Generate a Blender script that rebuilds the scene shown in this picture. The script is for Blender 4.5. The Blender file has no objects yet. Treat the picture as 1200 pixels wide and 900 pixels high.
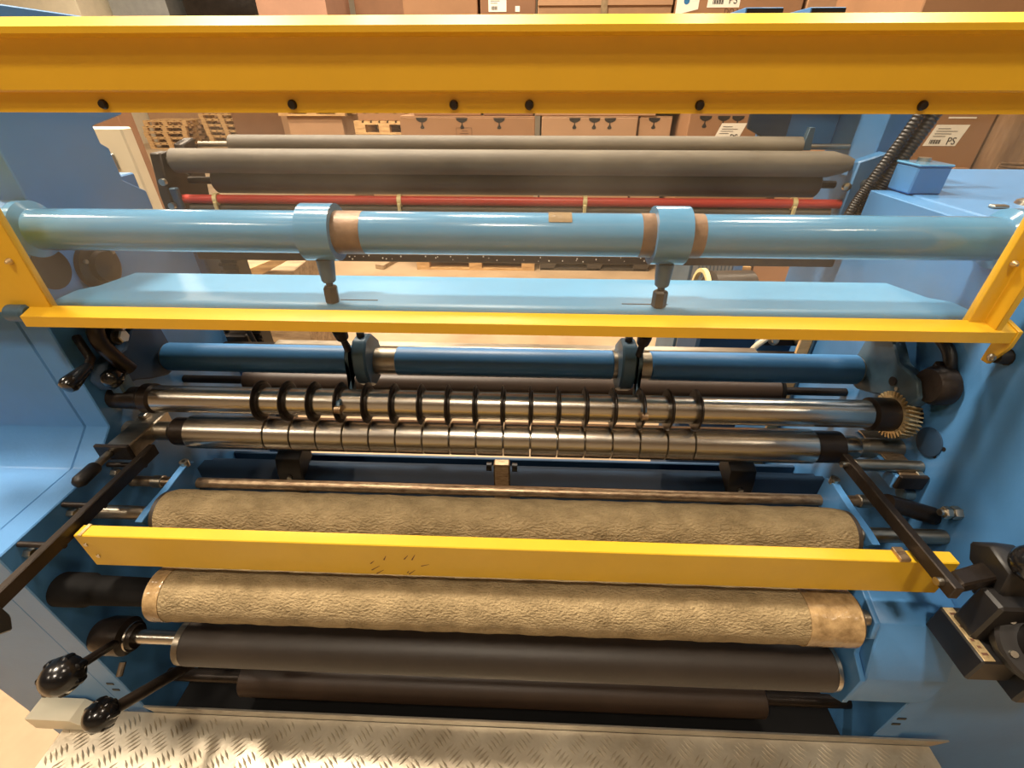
import bpy, bmesh, math, random
from mathutils import Vector, Matrix
random.seed(7)
sc = bpy.context.scene
COL = sc.collection
PI = math.pi

# ------------------------------------------------------------------ camera
cam_d = bpy.data.cameras.new('camera')
cam_d.sensor_fit = 'HORIZONTAL'; cam_d.sensor_width = 36.0
cam_d.lens = 36.0 * 535.0 / 1200.0
cam_d.clip_start = 0.02; cam_d.clip_end = 100
cam = bpy.data.objects.new('camera', cam_d)
COL.objects.link(cam)
cam.location = (0, 0, 1.6)
cam.rotation_euler = (math.radians(90 - 33.42), 0, math.radians(2.126))
sc.camera = cam

# ------------------------------------------------------------------ world, exposure
w = bpy.data.worlds.new('world'); sc.world = w; w.use_nodes = True
w.node_tree.nodes['Background'].inputs[0].default_value = (1.0, 0.82, 0.62, 1)
w.node_tree.nodes['Background'].inputs[1].default_value = 0.03
sc.view_settings.view_transform = 'Standard'
sc.view_settings.look = 'None'
sc.view_settings.gamma = 1.0
sc.view_settings.use_curve_mapping = False
sc.view_settings.exposure = -0.15
try:
    sc.cycles.use_denoising = True
    sc.cycles.max_bounces = 8
    sc.cycles.transparent_max_bounces = 12
    sc.cycles.caustics_reflective = False
    sc.cycles.caustics_refractive = False
    sc.cycles.sample_clamp_indirect = 4.0
except Exception:
    pass

# high bay lamps: x, y, power (the light of each sits under its own fixture, built below)
LAMP_Z = 6.2
LAMPS = [(-2.1, 1.35, 600), (2.6, 1.6, 90),
         (-5.5, 1.0, 160),
         (-0.3, -1.5, 190), (-4.2, -2.6, 80), (4.2, -2.6, 25),
         (-3.0, 4.2, 270), (-0.6, 3.9, 400), (3.6, 4.6, 170),
         (-10.5, 7.5, 300), (-9.5, 12.0, 450), (-3.0, 9.5, 220), (3.0, 9.5, 220)]

# ------------------------------------------------------------------ materials
MATS = {}
def srgb(r, g, b):
    f = lambda c: (c/255/12.92) if c/255 <= .04045 else ((c/255+.055)/1.055)**2.4
    return (f(r), f(g), f(b), 1)
def mat(name, rgb, rough=.5, metal=0., var=.0, scale=8., bump=0., bscale=60., stretch=None, coat=0., spec=.5, dark=None, rvar=0.):
    m = bpy.data.materials.new(name); m.use_nodes = True
    nt = m.node_tree; N = nt.nodes; L = nt.links
    b = N['Principled BSDF']
    c = srgb(*rgb)
    b.inputs['Base Color'].default_value = c
    b.inputs['Roughness'].default_value = rough
    b.inputs['Metallic'].default_value = metal
    b.inputs['Specular IOR Level'].default_value = spec
    if coat: b.inputs['Coat Weight'].default_value = coat; b.inputs['Coat Roughness'].default_value = .08
    tc = N.new('ShaderNodeTexCoord')
    mp = N.new('ShaderNodeMapping'); L.new(tc.outputs['Object'], mp.inputs[0])
    if stretch: mp.inputs['Scale'].default_value = stretch
    if var > 0:
        n = N.new('ShaderNodeTexNoise'); n.inputs['Scale'].default_value = scale; n.inputs['Detail'].default_value = 6
        n.inputs['Roughness'].default_value = .65
        L.new(mp.outputs[0], n.inputs['Vector'])
        r = N.new('ShaderNodeValToRGB')
        r.color_ramp.elements[0].position = .3; r.color_ramp.elements[1].position = .7
        d = srgb(*dark) if dark else tuple(x*(1-var) for x in c[:3])+(1,)
        l = tuple(min(1, x*(1+var*.5)) for x in c[:3])+(1,)
        r.color_ramp.elements[0].color = d; r.color_ramp.elements[1].color = l
        L.new(n.outputs['Fac'], r.inputs[0]); L.new(r.outputs[0], b.inputs['Base Color'])
        if rvar:
            mr = N.new('ShaderNodeMapRange'); mr.inputs[3].default_value = max(.03, rough-rvar); mr.inputs[4].default_value = rough+rvar
            L.new(n.outputs['Fac'], mr.inputs[0]); L.new(mr.outputs[0], b.inputs['Roughness'])
    if bump > 0:
        n2 = N.new('ShaderNodeTexNoise'); n2.inputs['Scale'].default_value = bscale; n2.inputs['Detail'].default_value = 4
        L.new(mp.outputs[0], n2.inputs['Vector'])
        bp = N.new('ShaderNodeBump'); bp.inputs['Strength'].default_value = bump; bp.inputs['Distance'].default_value = .01
        L.new(n2.outputs['Fac'], bp.inputs['Height']); L.new(bp.outputs[0], b.inputs['Normal'])
    MATS[name] = m
    return m
mat('blue', (74, 128, 182), .38, 0, .12, 5, .03, 180)
mat('blue_deep', (64, 118, 168), .4, 0, .14, 6, .02, 160)
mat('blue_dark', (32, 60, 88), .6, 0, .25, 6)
mat('blue_pipe', (86, 142, 184), .16, 0, .10, 7, coat=.5, rvar=.05)
mat('blue_tray', (88, 146, 186), .42, 0, .08, 5)
mat('blue_grey', (70, 98, 118), .42, .1, .25, 14)
mat('yellow', (224, 176, 42), .36, 0, .05, 6, .02, 200)
mat('yellow_shaded', (204, 164, 38), .36, 0, .06, 10, .02, 150)  # darker copy of yellow, the shade on the low bar's front put into the colour
mat('steel', (196, 190, 180), .26, 1., .06, 18, 0, stretch=(3, 2, 2), rvar=.03)
mat('steel_soft', (168, 158, 142), .36, 1., .2, 20, 0, stretch=(1, 6, 6), rvar=.08)
mat('steel_rust', (176, 154, 126), .36, .8, .3, 22, .05, 90, stretch=(2, 6, 6), dark=(118, 92, 70), rvar=.1)
mat('zinc', (196, 190, 176), .3, 1., .15, 40)
mat('black', (26, 24, 24), .45, 0, .2, 20)
mat('black_gloss', (18, 18, 20), .2, 0, .1, 20)
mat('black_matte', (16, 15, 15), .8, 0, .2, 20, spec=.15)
mat('black_oil', (48, 40, 34), .38, .5, .35, 24, .1, 60)
mat('dark_rubber', (56, 48, 42), .5, 0, .3, 5, .05, 90)
mat('grey_rubber', (112, 104, 90), .6, 0, .35, 4, .05, 60, stretch=(.6, 2, 2), dark=(70, 62, 54))
mat('brown_roller', (58, 44, 34), .45, .1, .3, 6)
mat('cork', (160, 140, 104), .85, 0, .22, 34, .7, 240, stretch=(.7, 1.2, 1.2), dark=(122, 104, 72))
mat('tape_clear', (176, 148, 106), .14, 0, .3, 30, .35, 45, dark=(112, 88, 58))
mat('tape_brown', (146, 126, 98), .2, 0, .3, 30, .2, 40)
mat('plate', (206, 196, 176), .36, .45, .18, 5, .05, 120, dark=(156, 142, 120), rvar=.1)
mat('alu', (190, 182, 168), .32, .8, .18, 10, .04, 90)
mat('brass_plate', (226, 204, 158), .34, .6, .4, 45, .1, 80, dark=(150, 124, 84))
mat('rust_band', (138, 110, 86), .45, .25, .3, 30, .1, 70, dark=(104, 80, 62))
mat('cream', (226, 216, 190), .5, 0, .08, 6)
mat('concrete', (164, 140, 110), .55, 0, .16, 1.6, .05, 30, dark=(136, 112, 84), rvar=.12)
mat('card', (150, 110, 76), .75, 0, .1, 5, .06, 120)
mat('card_pale', (170, 132, 98), .75, 0, .12, 5, .06, 120)
mat('card_dark', (132, 94, 66), .78, 0, .12, 5, .06, 120)
mat('card_pink', (166, 126, 102), .75, 0, .1, 5, .06, 120)
mat('paper', (240, 234, 218), .6, 0, .05, 30)
mat('ink', (30, 26, 24), .7)
mat('ink_brown', (92, 62, 44), .7)
mat('ink_blue', (40, 110, 160), .6)
mat('wood', (214, 176, 122), .7, 0, .25, 7, .15, 60, stretch=(1, 6, 6), dark=(158, 118, 74))
mat('wood_grey', (176, 152, 120), .8, 0, .25, 7, .15, 60, stretch=(1, 6, 6), dark=(120, 98, 74))
mat('plastic_dark', (66, 60, 54), .5, 0, .2, 10)
mat('wrap_black', (44, 38, 34), .3, 0, .4, 6, .8, 9)
mat('wrap_clear', (150, 120, 92), .18, 0, .35, 5, .9, 12, stretch=(2, 2, .5), dark=(104, 78, 56))
mat('red', (206, 66, 54), .38, 0, .12, 12)
mat('tie', (226, 208, 150), .45)
mat('grey_paint', (150, 152, 150), .5, 0, .12, 6)
mat('wall_paint', (196, 184, 164), .8, 0, .08, 1)
mat('ceiling_paint', (176, 170, 158), .9, 0, .08, 1)
mat('lamp_metal', (120, 120, 118), .5, .5)
m = mat('lamp_glow', (255, 240, 214), .5)
m.node_tree.nodes['Principled BSDF'].inputs['Emission Color'].default_value = (1, .84, .62, 1)
m.node_tree.nodes['Principled BSDF'].inputs['Emission Strength'].default_value = 20

# clear polycarbonate: mostly see-through, glossy at the surface, faintly scuffed
m = bpy.data.materials.new('polycarbonate'); m.use_nodes = True
nt = m.node_tree; nt.nodes.clear(); N = nt.nodes; L = nt.links
out = N.new('ShaderNodeOutputMaterial'); tr = N.new('ShaderNodeBsdfTransparent'); tr.inputs[0].default_value = (.97, .97, .96, 1)
gl = N.new('ShaderNodeBsdfGlossy'); gl.inputs['Roughness'].default_value = .06
df = N.new('ShaderNodeBsdfDiffuse'); df.inputs[0].default_value = (.8, .76, .7, 1)
fr = N.new('ShaderNodeMapRange'); lw = N.new('ShaderNodeLayerWeight'); lw.inputs[0].default_value = .5
pw = N.new('ShaderNodeMath'); pw.operation = 'POWER'; pw.inputs[1].default_value = 5
L.new(lw.outputs['Facing'], pw.inputs[0]); L.new(pw.outputs[0], fr.inputs[0]); fr.inputs[3].default_value = .03; fr.inputs[4].default_value = .35
mx = N.new('ShaderNodeMixShader'); mx2 = N.new('ShaderNodeMixShader')
tc = N.new('ShaderNodeTexCoord'); nz = N.new('ShaderNodeTexNoise'); nz.inputs['Scale'].default_value = 5; nz.inputs['Detail'].default_value = 7
mr = N.new('ShaderNodeMapRange'); mr.inputs[1].default_value = .35; mr.inputs[2].default_value = .75; mr.inputs[3].default_value = .012; mr.inputs[4].default_value = .09
L.new(tc.outputs['Object'], nz.inputs[0]); L.new(nz.outputs['Fac'], mr.inputs[0])
L.new(mr.outputs[0], mx.inputs[0]); L.new(tr.outputs[0], mx.inputs[1]); L.new(df.outputs[0], mx.inputs[2])
L.new(fr.outputs[0], mx2.inputs[0]); L.new(mx.outputs[0], mx2.inputs[1]); L.new(gl.outputs[0], mx2.inputs[2])
L.new(mx2.outputs[0], out.inputs[0]); MATS['polycarbonate'] = m

# ------------------------------------------------------------------ builders
OFF = {}
def thing(name, label, cat, loc=(0, 0, 0), group=None, kind=None):
    o = bpy.data.objects.new(name, None); COL.objects.link(o)
    o.location = loc; o.empty_display_size = .05
    o['label'] = label; o['category'] = cat
    if group: o['group'] = group
    if kind: o['kind'] = kind
    OFF[o] = Vector(loc)
    return o
def sharp(bm, ang=35):
    for f in bm.faces: f.smooth = True
    a = math.radians(ang)
    for e in bm.edges:
        if len(e.link_faces) != 2 or e.calc_face_angle(0) > a: e.smooth = False
def obj(name, bm, material, parent=None, label=None, cat=None, group=None, kind=None, base=None):
    bm.normal_update(); sharp(bm)
    if parent is None:
        vs = [v.co for v in bm.verts]
        lo = Vector(min(v[i] for v in vs) for i in range(3)); hi = Vector(max(v[i] for v in vs) for i in range(3))
        off = Vector(((lo.x+hi.x)/2, (lo.y+hi.y)/2, lo.z))
    else:
        off = OFF[parent]
    bmesh.ops.translate(bm, verts=bm.verts, vec=-off)
    me = bpy.data.meshes.new(name); bm.to_mesh(me); bm.free()
    me.materials.append(MATS[material])
    o = bpy.data.objects.new(name, me); COL.objects.link(o)
    if parent is None: o.location = off
    else: o.parent = parent
    OFF[o] = off
    if label: o['label'] = label
    if cat: o['category'] = cat
    if group: o['group'] = group
    if kind: o['kind'] = kind
    return o
def copy_tree(o, delta, parent=None, **kw):
    c = o.copy(); COL.objects.link(c)
    c.parent = parent
    if parent is None: c.location = o.location + Vector(delta)
    for k, v in kw.items(): c[k] = v
    for ch in o.children: copy_tree(ch, delta, c)
    return c
def new(): return bmesh.new()
def box(x0, x1, y0, y1, z0, z1, bev=0., bm=None, seg=1):
    r = bm or new()
    t = new()
    bmesh.ops.create_cube(t, size=1)
    for v in t.verts:
        v.co = Vector((x0 + (v.co.x+.5)*(x1-x0), y0 + (v.co.y+.5)*(y1-y0), z0 + (v.co.z+.5)*(z1-z0)))
    if bev > 0: bmesh.ops.bevel(t, geom=list(t.edges), offset=bev, segments=seg, affect='EDGES', profile=.5)
    merge(r, t); return r
def merge(r, t):
    vm = {v: r.verts.new(v.co) for v in t.verts}
    for f in t.faces:
        try: r.faces.new([vm[v] for v in f.verts])
        except ValueError: pass
    t.free()
def prism(axis, poly, a, b, bev=0., bm=None):
    """poly: the two other coordinates in xyz order; a..b the span along axis"""
    r = bm or new(); t = new()
    def P(p, s):
        return {'x': (s, p[0], p[1]), 'y': (p[0], s, p[1]), 'z': (p[0], p[1], s)}[axis]
    A = [t.verts.new(P(p, a)) for p in poly]; B = [t.verts.new(P(p, b)) for p in poly]
    n = len(poly)
    t.faces.new(A); t.faces.new(B[::-1])
    for i in range(n): t.faces.new([A[i], B[i], B[(i+1) % n], A[(i+1) % n]])
    bmesh.ops.recalc_face_normals(t, faces=t.faces)
    if bev > 0: bmesh.ops.bevel(t, geom=list(t.edges), offset=bev, segments=1, affect='EDGES')
    merge(r, t); return r
def lathe(prof, c, axis=(1, 0, 0), seg=40, bm=None, ph=0.):
    """prof: [(s, r)] along axis from point c"""
    r = bm or new(); t = new()
    d = Vector(axis).normalized(); c = Vector(c)
    u = d.orthogonal().normalized(); v = d.cross(u)
    rings = []
    for s, rad in prof:
        p = c + d*s
        if rad < 1e-6: rings.append([t.verts.new(p)])
        else: rings.append([t.verts.new(p + rad*(math.cos(2*PI*k/seg+ph)*u + math.sin(2*PI*k/seg+ph)*v)) for k in range(seg)])
    for A, B in zip(rings, rings[1:]):
        for k in range(seg):
            a0, a1 = A[k % len(A)], A[(k+1) % len(A)]; b0, b1 = B[k % len(B)], B[(k+1) % len(B)]
            vs = []
            for q in (a0, a1, b1, b0):
                if q not in vs: vs.append(q)
            if len(vs) > 2: t.faces.new(vs)
    if len(rings[0]) > 1: t.faces.new(rings[0])
    if len(rings[-1]) > 1: t.faces.new(rings[-1])
    bmesh.ops.recalc_face_normals(t, faces=t.faces)
    merge(r, t); return r
def cyl(p0, p1, r, seg=24, ch=0., bm=None, ph=0.):
    p0, p1 = Vector(p0), Vector(p1); l = (p1-p0).length
    pr = [(0, r), (l, r)] if ch <= 0 else [(0, r-ch), (ch, r), (l-ch, r), (l, r-ch)]
    return lathe(pr, p0, p1-p0, seg, bm, ph)
def xcyl(x0, x1, y, z, r, seg=40, ch=.0, bm=None): return cyl((x0, y, z), (x1, y, z), r, seg, ch, bm)
def hexb(p, d, r, h, bm=None): 
    p = Vector(p); d = Vector(d).normalized(); return lathe([(0, r), (h*.8, r), (h, r*.85)], p, d, 6, bm)
def ringx(x0, x1, y, z, ro, ri, seg=40, bm=None):
    return lathe([(0, ri), (0, ro), (x1-x0, ro), (x1-x0, ri), (0, ri)], (x0, y, z), (1, 0, 0), seg, bm) if False else _ring(x0, x1, y, z, ro, ri, seg, bm)
def _ring(x0, x1, y, z, ro, ri, seg, bm):
    r = bm or new(); t = new(); R = []
    for x, rad in ((x0, ri), (x0, ro), (x1, ro), (x1, ri)):
        R.append([t.verts.new((x, y+rad*math.cos(2*PI*k/seg), z+rad*math.sin(2*PI*k/seg))) for k in range(seg)])
    for i in range(4):
        A, B = R[i], R[(i+1) % 4]
        for k in range(seg): t.faces.new([A[k], A[(k+1) % seg], B[(k+1) % seg], B[k]])
    bmesh.ops.recalc_face_normals(t, faces=t.faces)
    merge(r, t); return r
def tube(pts, r, seg=10, bm=None):
    b = bm or new(); t = new(); pts = [Vector(p) for p in pts]; rings = []
    for i, p in enumerate(pts):
        d = (pts[min(i+1, len(pts)-1)] - pts[max(i-1, 0)]).normalized()
        u = d.cross(Vector((.13, .2, .97))).normalized(); v = d.cross(u)
        rad = r[i] if isinstance(r, (list, tuple)) else r
        rings.append([t.verts.new(p + rad*(math.cos(2*PI*k/seg)*u + math.sin(2*PI*k/seg)*v)) for k in range(seg)])
    for A, B in zip(rings, rings[1:]):
        for k in range(seg): t.faces.new([A[k], A[(k+1) % seg], B[(k+1) % seg], B[k]])
    t.faces.new(rings[0]); t.faces.new(rings[-1][::-1])
    bmesh.ops.recalc_face_normals(t, faces=t.faces)
    merge(b, t); return b
def bez(p, n=16):
    """smooth curve through control points"""
    P = [Vector(q) for q in p]; out = []
    for i in range(len(P)-1):
        a = P[max(i-1, 0)]; b = P[i]; c = P[i+1]; d = P[min(i+2, len(P)-1)]
        for k in range(n):
            t = k/n
            out.append(.5*((2*b) + (c-a)*t + (2*a-5*b+4*c-d)*t*t + (3*b-a-3*c+d)*t**3))
    out.append(P[-1]); return out
def text_bm(s, size, loc, face='-y', depth=.0006):
    cu = bpy.data.curves.new('t', 'FONT'); cu.body = s; cu.size = size; cu.extrude = depth; cu.align_x = 'CENTER'; cu.align_y = 'CENTER'; cu.resolution_u = 3
    o = bpy.data.objects.new('t', cu); COL.objects.link(o)
    dg = bpy.context.evaluated_depsgraph_get(); me = bpy.data.meshes.new_from_object(o.evaluated_get(dg))
    bpy.data.objects.remove(o); bpy.data.curves.remove(cu)
    b = new(); b.from_mesh(me); bpy.data.meshes.remove(me)
    M = Matrix.Rotation(PI/2, 4, 'X')
    bmesh.ops.transform(b, matrix=Matrix.Translation(Vector(loc)) @ M, verts=b.verts)
    return b

# ================================================================== THE ROOM
RX0, RX1, RY0, RY1, RZ = -19., 14., -8., 19., 7.2
def struct(name, bm, m): 
    return obj(name, bm, m, None, None, None, None, 'structure')
struct('floor', box(RX0, RX1, RY0, RY1, -.2, 0), 'concrete')
struct('ceiling', box(RX0, RX1, RY0, RY1, RZ, RZ+.15), 'ceiling_paint')
struct('wall_back', box(RX0, RX1, RY1, RY1+.2, 0, RZ), 'wall_paint')
struct('wall_front', box(RX0, RX1, RY0-.2, RY0, 0, RZ), 'wall_paint')
struct('wall_left', box(RX0-.2, RX0, RY0, RY1, 0, RZ), 'wall_paint')
struct('wall_right', box(RX1, RX1+.2, RY0, RY1, 0, RZ), 'wall_paint')

for i, (x, y, p) in enumerate(LAMPS):
    t = thing('high_bay_lamp', 'round metal high bay lamp hanging from the warehouse ceiling', 'lamp', (x, y, LAMP_Z), 'high bay lamps')
    obj('shade', lathe([(0, .34), (.02, .34), (.22, .14), (.34, .12), (.36, .02)], (x, y, LAMP_Z), (0, 0, 1), 28), 'lamp_metal', t)
    obj('lens', cyl((x, y, LAMP_Z-.012), (x, y, LAMP_Z-.002), .3, 28), 'lamp_glow', t)
    obj('hanger', cyl((x, y, LAMP_Z+.35), (x, y, RZ), .012, 8), 'lamp_metal', t)
    ld = bpy.data.lights.new('high_bay_light', 'AREA'); ld.shape = 'DISK'; ld.size = .6; ld.energy = p; ld.color = (1, .86, .68)
    lo = bpy.data.objects.new('high_bay_light', ld); COL.objects.link(lo); lo.location = (0, 0, -.03); lo.parent = t

# ================================================================== SIDE FRAMES
XL, XR = -.85, .76          # inner faces of the two side plates
CX = (XL+XR)/2
XLi, XRi = XL+.0008, XR-.0008
# left: plate with a raised tower, folded cover outside it
t = thing('side_frame', 'blue left machine side frame with stepped folded cover and tall tower', 'machine frame', (-1.0, .75, 0))
LF = t
profL = [(.43, 0), (.43, .957), (.633, .960), (.70, 1.013), (.70, 1.425), (.785, 1.432), (.785, 1.705), (1.07, 1.705), (1.07, 1.545),
         (.985, 1.53), (.985, 1.50), (1.0, 1.49), (1.0, 1.43), (1.05, 1.40), (1.05, 1.30), (1.12, 1.26), (1.12, 0)]
obj('plate', prism('x', profL, -.90, XL, .002), 'blue', t)
profC = [(.432, .0), (.432, .955), (.633, .958), (.70, 1.011), (.70, 1.43), (1.10, 1.43), (1.10, 0)]
obj('cover', prism('x', profC, -1.16, -.9015, .003), 'blue', t)
for (yy, zz) in ((.527, 0), (.500, 0)): pass
for zz in (.527, .500):
    obj('slot', box(-.884, -.868, .4285, .4305, zz-.004, zz+.004, .001), 'black', t)
obj('bore', xcyl(XL-.001, XL+.0015, .761, 1.323, .036, 40), 'black_oil', t, 'dark round bearing bore')
g = obj('bearing_flange', lathe([(0, .046), (.01, .046), (.014, .04), (.014, .03), (.024, .028), (.026, .012), (.03, 0)], (XL, .847, 1.299), (1, 0, 0), 40), 'black_oil', t, 'dark round bearing flange')
for k in range(3):
    a = 2*PI*k/3+.5
    obj('screw', cyl((XL+.012, .847+.037*math.cos(a), 1.299+.037*math.sin(a)), (XL+.018, .847+.037*math.cos(a), 1.299+.037*math.sin(a)), .004, 8), 'zinc', g)
# right: taller plate and a deep cabinet with a flat top
t = thing('side_frame', 'blue right machine side frame with wide flat topped cabinet', 'machine frame', (1.15, .85, 0))
RF = t
profR = [(.43, 0), (.43, 1.40), (1.12, 1.40), (1.12, 0)]
obj('plate', prism('x', profR, XR, .81, .002), 'blue', t)
obj('cabinet', box(.8115, 1.75, .435, 1.42, 0, 1.402, .003), 'blue', t)
for zz in (.519, .494): obj('slot', box(.769, .787, .4285, .4305, zz-.004, zz+.004, .001), 'black', t)
obj('bore', lathe([(0, .028), (.002, .028), (.003, .025)], (XR-.001, .684, 1.037), (-1, 0, 0), 36), 'blue_dark', t, 'shallow round bore')
for (yy, zz) in ((.655, 1.045), (.662, 1.022)):
    obj('tapped_hole', xcyl(XR-.001, XR+.001, yy, zz, .004, 12), 'black', t)
b = obj('stud', xcyl(XR-.032, XRi, .571, .972, .006, 16), 'zinc', t, 'zinc stud with two nuts')
obj('nut', hexb((XR, .571, .972), (-1, 0, 0), .012, .012), 'zinc', b); obj('nut', hexb((XR-.016, .571, .972), (-1, 0, 0), .011, .01), 'zinc', b)
b = obj('bush', lathe([(0, .014), (.018, .014), (.02, .010), (.02, .006)], (XR, .66, .925), (-1, 0, 0), 24), 'blue_grey', t)
obj('button', lathe([(0, .03), (.006, .028), (.012, .012), (.016, .010), (.018, 0)], (.98, .97, 1.402), (0, 0, 1), 30), 'zinc', t)
obj('cable_clip', box(.87, .90, .93, .945, 1.402, 1.408, .002), 'zinc', t)

# blue gearbox block on the right plate next to the lower roller
t = thing('bearing_housing', 'light blue faceted bearing housing at right end of lower textured roller', 'housing', (.69, .46, .605))
pr = [(.511, .848), (.450, .824), (.412, .712), (.412, .630), (.426, .605), (.53, .605), (.53, .848)]
obj('body', prism('x', pr, .615, XR-.001, .003), 'blue', t)
obj('side_plate', prism('x', [(.509, .85), (.449, .828), (.440, .795), (.455, .77), (.445, .735), (.409, .712), (.409, .628), (.430, .603), (.50, .603), (.52, .70), (.52, .85)], .605, .6145, .001), 'blue', t)

# ================================================================== CROSS BEAMS, TRAY
t = thing('cross_tube', 'thick light blue cross tube behind the clear guard', 'pipe', (CX, .762, 1.356))
YP, ZP = .762, 1.392
obj('tube', lathe([(0, .046), (.012, .046), (.02, .034), (XR-XL-.02, .034), (XR-XL-.012, .046), (XR-XL, .046)], (XL, YP, ZP), (1, 0, 0), 64), 'blue_pipe', t)
for x0, x1, lb in ((-.318, -.272, 'bare brown metal band'), (.178, .202, 'bare brown metal band'), (.250, .277, 'bare brown metal band')):
    obj('bare_band', ringx(x0, x1, YP, ZP, .0344, .0338, 64), 'rust_band', t, lb)
bm = new()
vs = []
for i in range(7):
    a = math.radians(68+i*9)
    vs.append([bm.verts.new((x, YP-0.0347*math.cos(a-math.radians(20)), ZP+0.0347*math.sin(a-math.radians(20)))) for x in (.030, .067)])
for A, B in zip(vs, vs[1:]): bm.faces.new([A[0], A[1], B[1], B[0]])
obj('tape_patch', bm, 'tape_brown', t, 'crinkled brown tape patch')

def collar(xc, label):
    t = thing('clamp_collar', label, 'clamp', (xc, YP, 1.28), 'clamp collars on the thick blue tube')
    h = .027
    obj('ring', _ring(xc-h, xc+h, YP, ZP, .0455, .0346, 56, None), 'blue_pipe', t)
    obj('stem', lathe([(0, .015), (.020, .0135), (.036, .0118), (.039, .009)], (xc, YP-.012, ZP-.042), (0, -.10, -1), 24), 'blue_grey', t)
    obj('neck', cyl((xc, YP-.0155, 1.314), (xc, YP-.017, 1.296), .006, 16), 'black_oil', t)
    obj('hex_nut', lathe([(0, .010), (.003, .0125), (.027, .0125), (.029, .011)], (xc, YP-.0165, 1.305), (0, -.08, -1), 6), 'black_oil', t)
    return t
collar(-.345, 'blue clamp collar with downward stem, left one on the thick tube')
collar(.226, 'blue clamp collar with downward stem, right one on the thick tube')

t = thing('drip_tray', 'pale blue sheet metal tray below the thick blue tube', 'tray', (CX, .8, 1.245))
poly = [(-.802, .876), (.694, .874), (.722, .803), (.752, .783), (.756, .742), (-.846, .742), (-.846, .783), (-.822, .804)]
obj('sheet', prism('z', poly, 1.2735, 1.2755), 'blue_tray', t)
lip = [(.742, 1.2755), (.734, 1.2745), (.727, 1.270), (.723, 1.262), (.722, 1.250), (.7205, 1.250), (.7212, 1.263), (.726, 1.2718), (.733, 1.2762), (.742, 1.277)]
obj('rolled_lip', prism('x', [(y, z-.001) for y, z in lip], -.846, .756), 'blue_tray', t)
for x0, x1 in ((-.335, -.268), (.165, .245)): obj('slot', box(x0, x1, .752, .7555, 1.2745, 1.276), 'black', t, 'dark slot')

# dark blue cross beam low in the machine
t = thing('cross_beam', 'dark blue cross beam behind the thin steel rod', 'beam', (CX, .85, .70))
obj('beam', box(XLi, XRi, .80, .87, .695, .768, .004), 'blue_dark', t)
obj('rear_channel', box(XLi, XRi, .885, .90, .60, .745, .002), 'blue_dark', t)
obj('post', box(-.072, -.034, .776, .80, .70, .86, .003), 'steel_rust', t, 'brown steel post')
for s in (-1, 1): obj('post_bolt', xcyl(-.053+s*.030-.006, -.053+s*.030+.006, .788, .845, .010, 16), 'black', t)
for xx in (-.575, .515):
    b = obj('bracket', prism('x', [(.79, .72), (.79, .80), (.80, .84), (.86, .86), (.86, .80), (.80, .78), (.80, .72)], xx-.03, xx+.03, .002), 'black', t)
    obj('screw', cyl((xx, .79, .79), (xx, .784, .79), .006, 12), 'zinc', b)
# blue guide plates under the counter shaft
for nm, x0, x1, lb in (('guide_plate', -.66, -.46, 'blue slotted guide plate under left end of segmented roller'), ('guide_plate', .37, .62, 'blue slotted guide plate under right end of segmented roller')):
    t = thing(nm, lb, 'plate', ((x0+x1)/2, .90, .80))
    obj('plate', box(x0, x1, .885, .925, .80, .835, .002), 'blue_deep', t)
    for k in range(3):
        xx = x0+.05+.05*k
        obj('clip', box(xx-.012, xx+.012, .883, .887, .826, .84, .001), 'zinc', t)

# ================================================================== ROLLERS AND SHAFTS
# knife shaft
YS, ZS = .74, 1.058
t = thing('slitter_shaft', 'polished steel slitter shaft carrying a row of dark round knives', 'shaft', (CX, YS, ZS-.042))
obj('shaft', xcyl(-.757, .668, YS, ZS, .0275, 48, .002), 'steel', t)
obj('collar', lathe([(0, .026), (.004, .031), (.022, .031), (.03, .024), (.092, .022)], (-.757, YS, ZS), (-1, 0, 0), 32), 'black_oil', t, 'black end collar')
obj('collar', lathe([(0, .024), (.004, .033), (.045, .033), (.05, .026), (.091, .022)], (.668, YS, ZS), (1, 0, 0), 32), 'black_oil', t, 'black end collar')
# helical gear
bm = new(); n = 34; R0, R1 = .037, .0465
ga = [];
for xx, tw in ((.712, 0), (.738, .12)):
    ring = []
    for k in range(n):
        for a, r in ((0, R0), (.28, R0), (.42, R1), (.72, R1)):
            an = 2*PI*(k+a)/n+tw
            ring.append(bm.verts.new((xx, YS+r*math.cos(an), ZS+r*math.sin(an))))
    ga.append(ring)
for k in range(4*n): bm.faces.new([ga[0][k], ga[0][(k+1) % (4*n)], ga[1][(k+1) % (4*n)], ga[1][k]])
bm.faces.new(ga[0]); bm.faces.new(ga[1]); bmesh.ops.recalc_face_normals(bm, faces=bm.faces)
obj('gear', bm, 'brass_plate', t, 'pale toothed gear')
XK = [-.538+(.336+.538)*k/16 for k in range(17)]
kn = None
for k, x in enumerate(XK):
    if kn is None:
        kn = obj('knife', lathe([(-.0025, .0276), (-.0025, .040), (-.001, .0418), (.0004, .0418), (.002, .039), (.0025, .033), (.006, .033), (.007, .0276)], (x, YS, ZS), (1, 0, 0), 48), 'black_oil', t)
    else:
        c = kn.copy(); COL.objects.link(c); c.location = kn.location + Vector((x-XK[0], 0, 0))
sp = None
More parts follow.
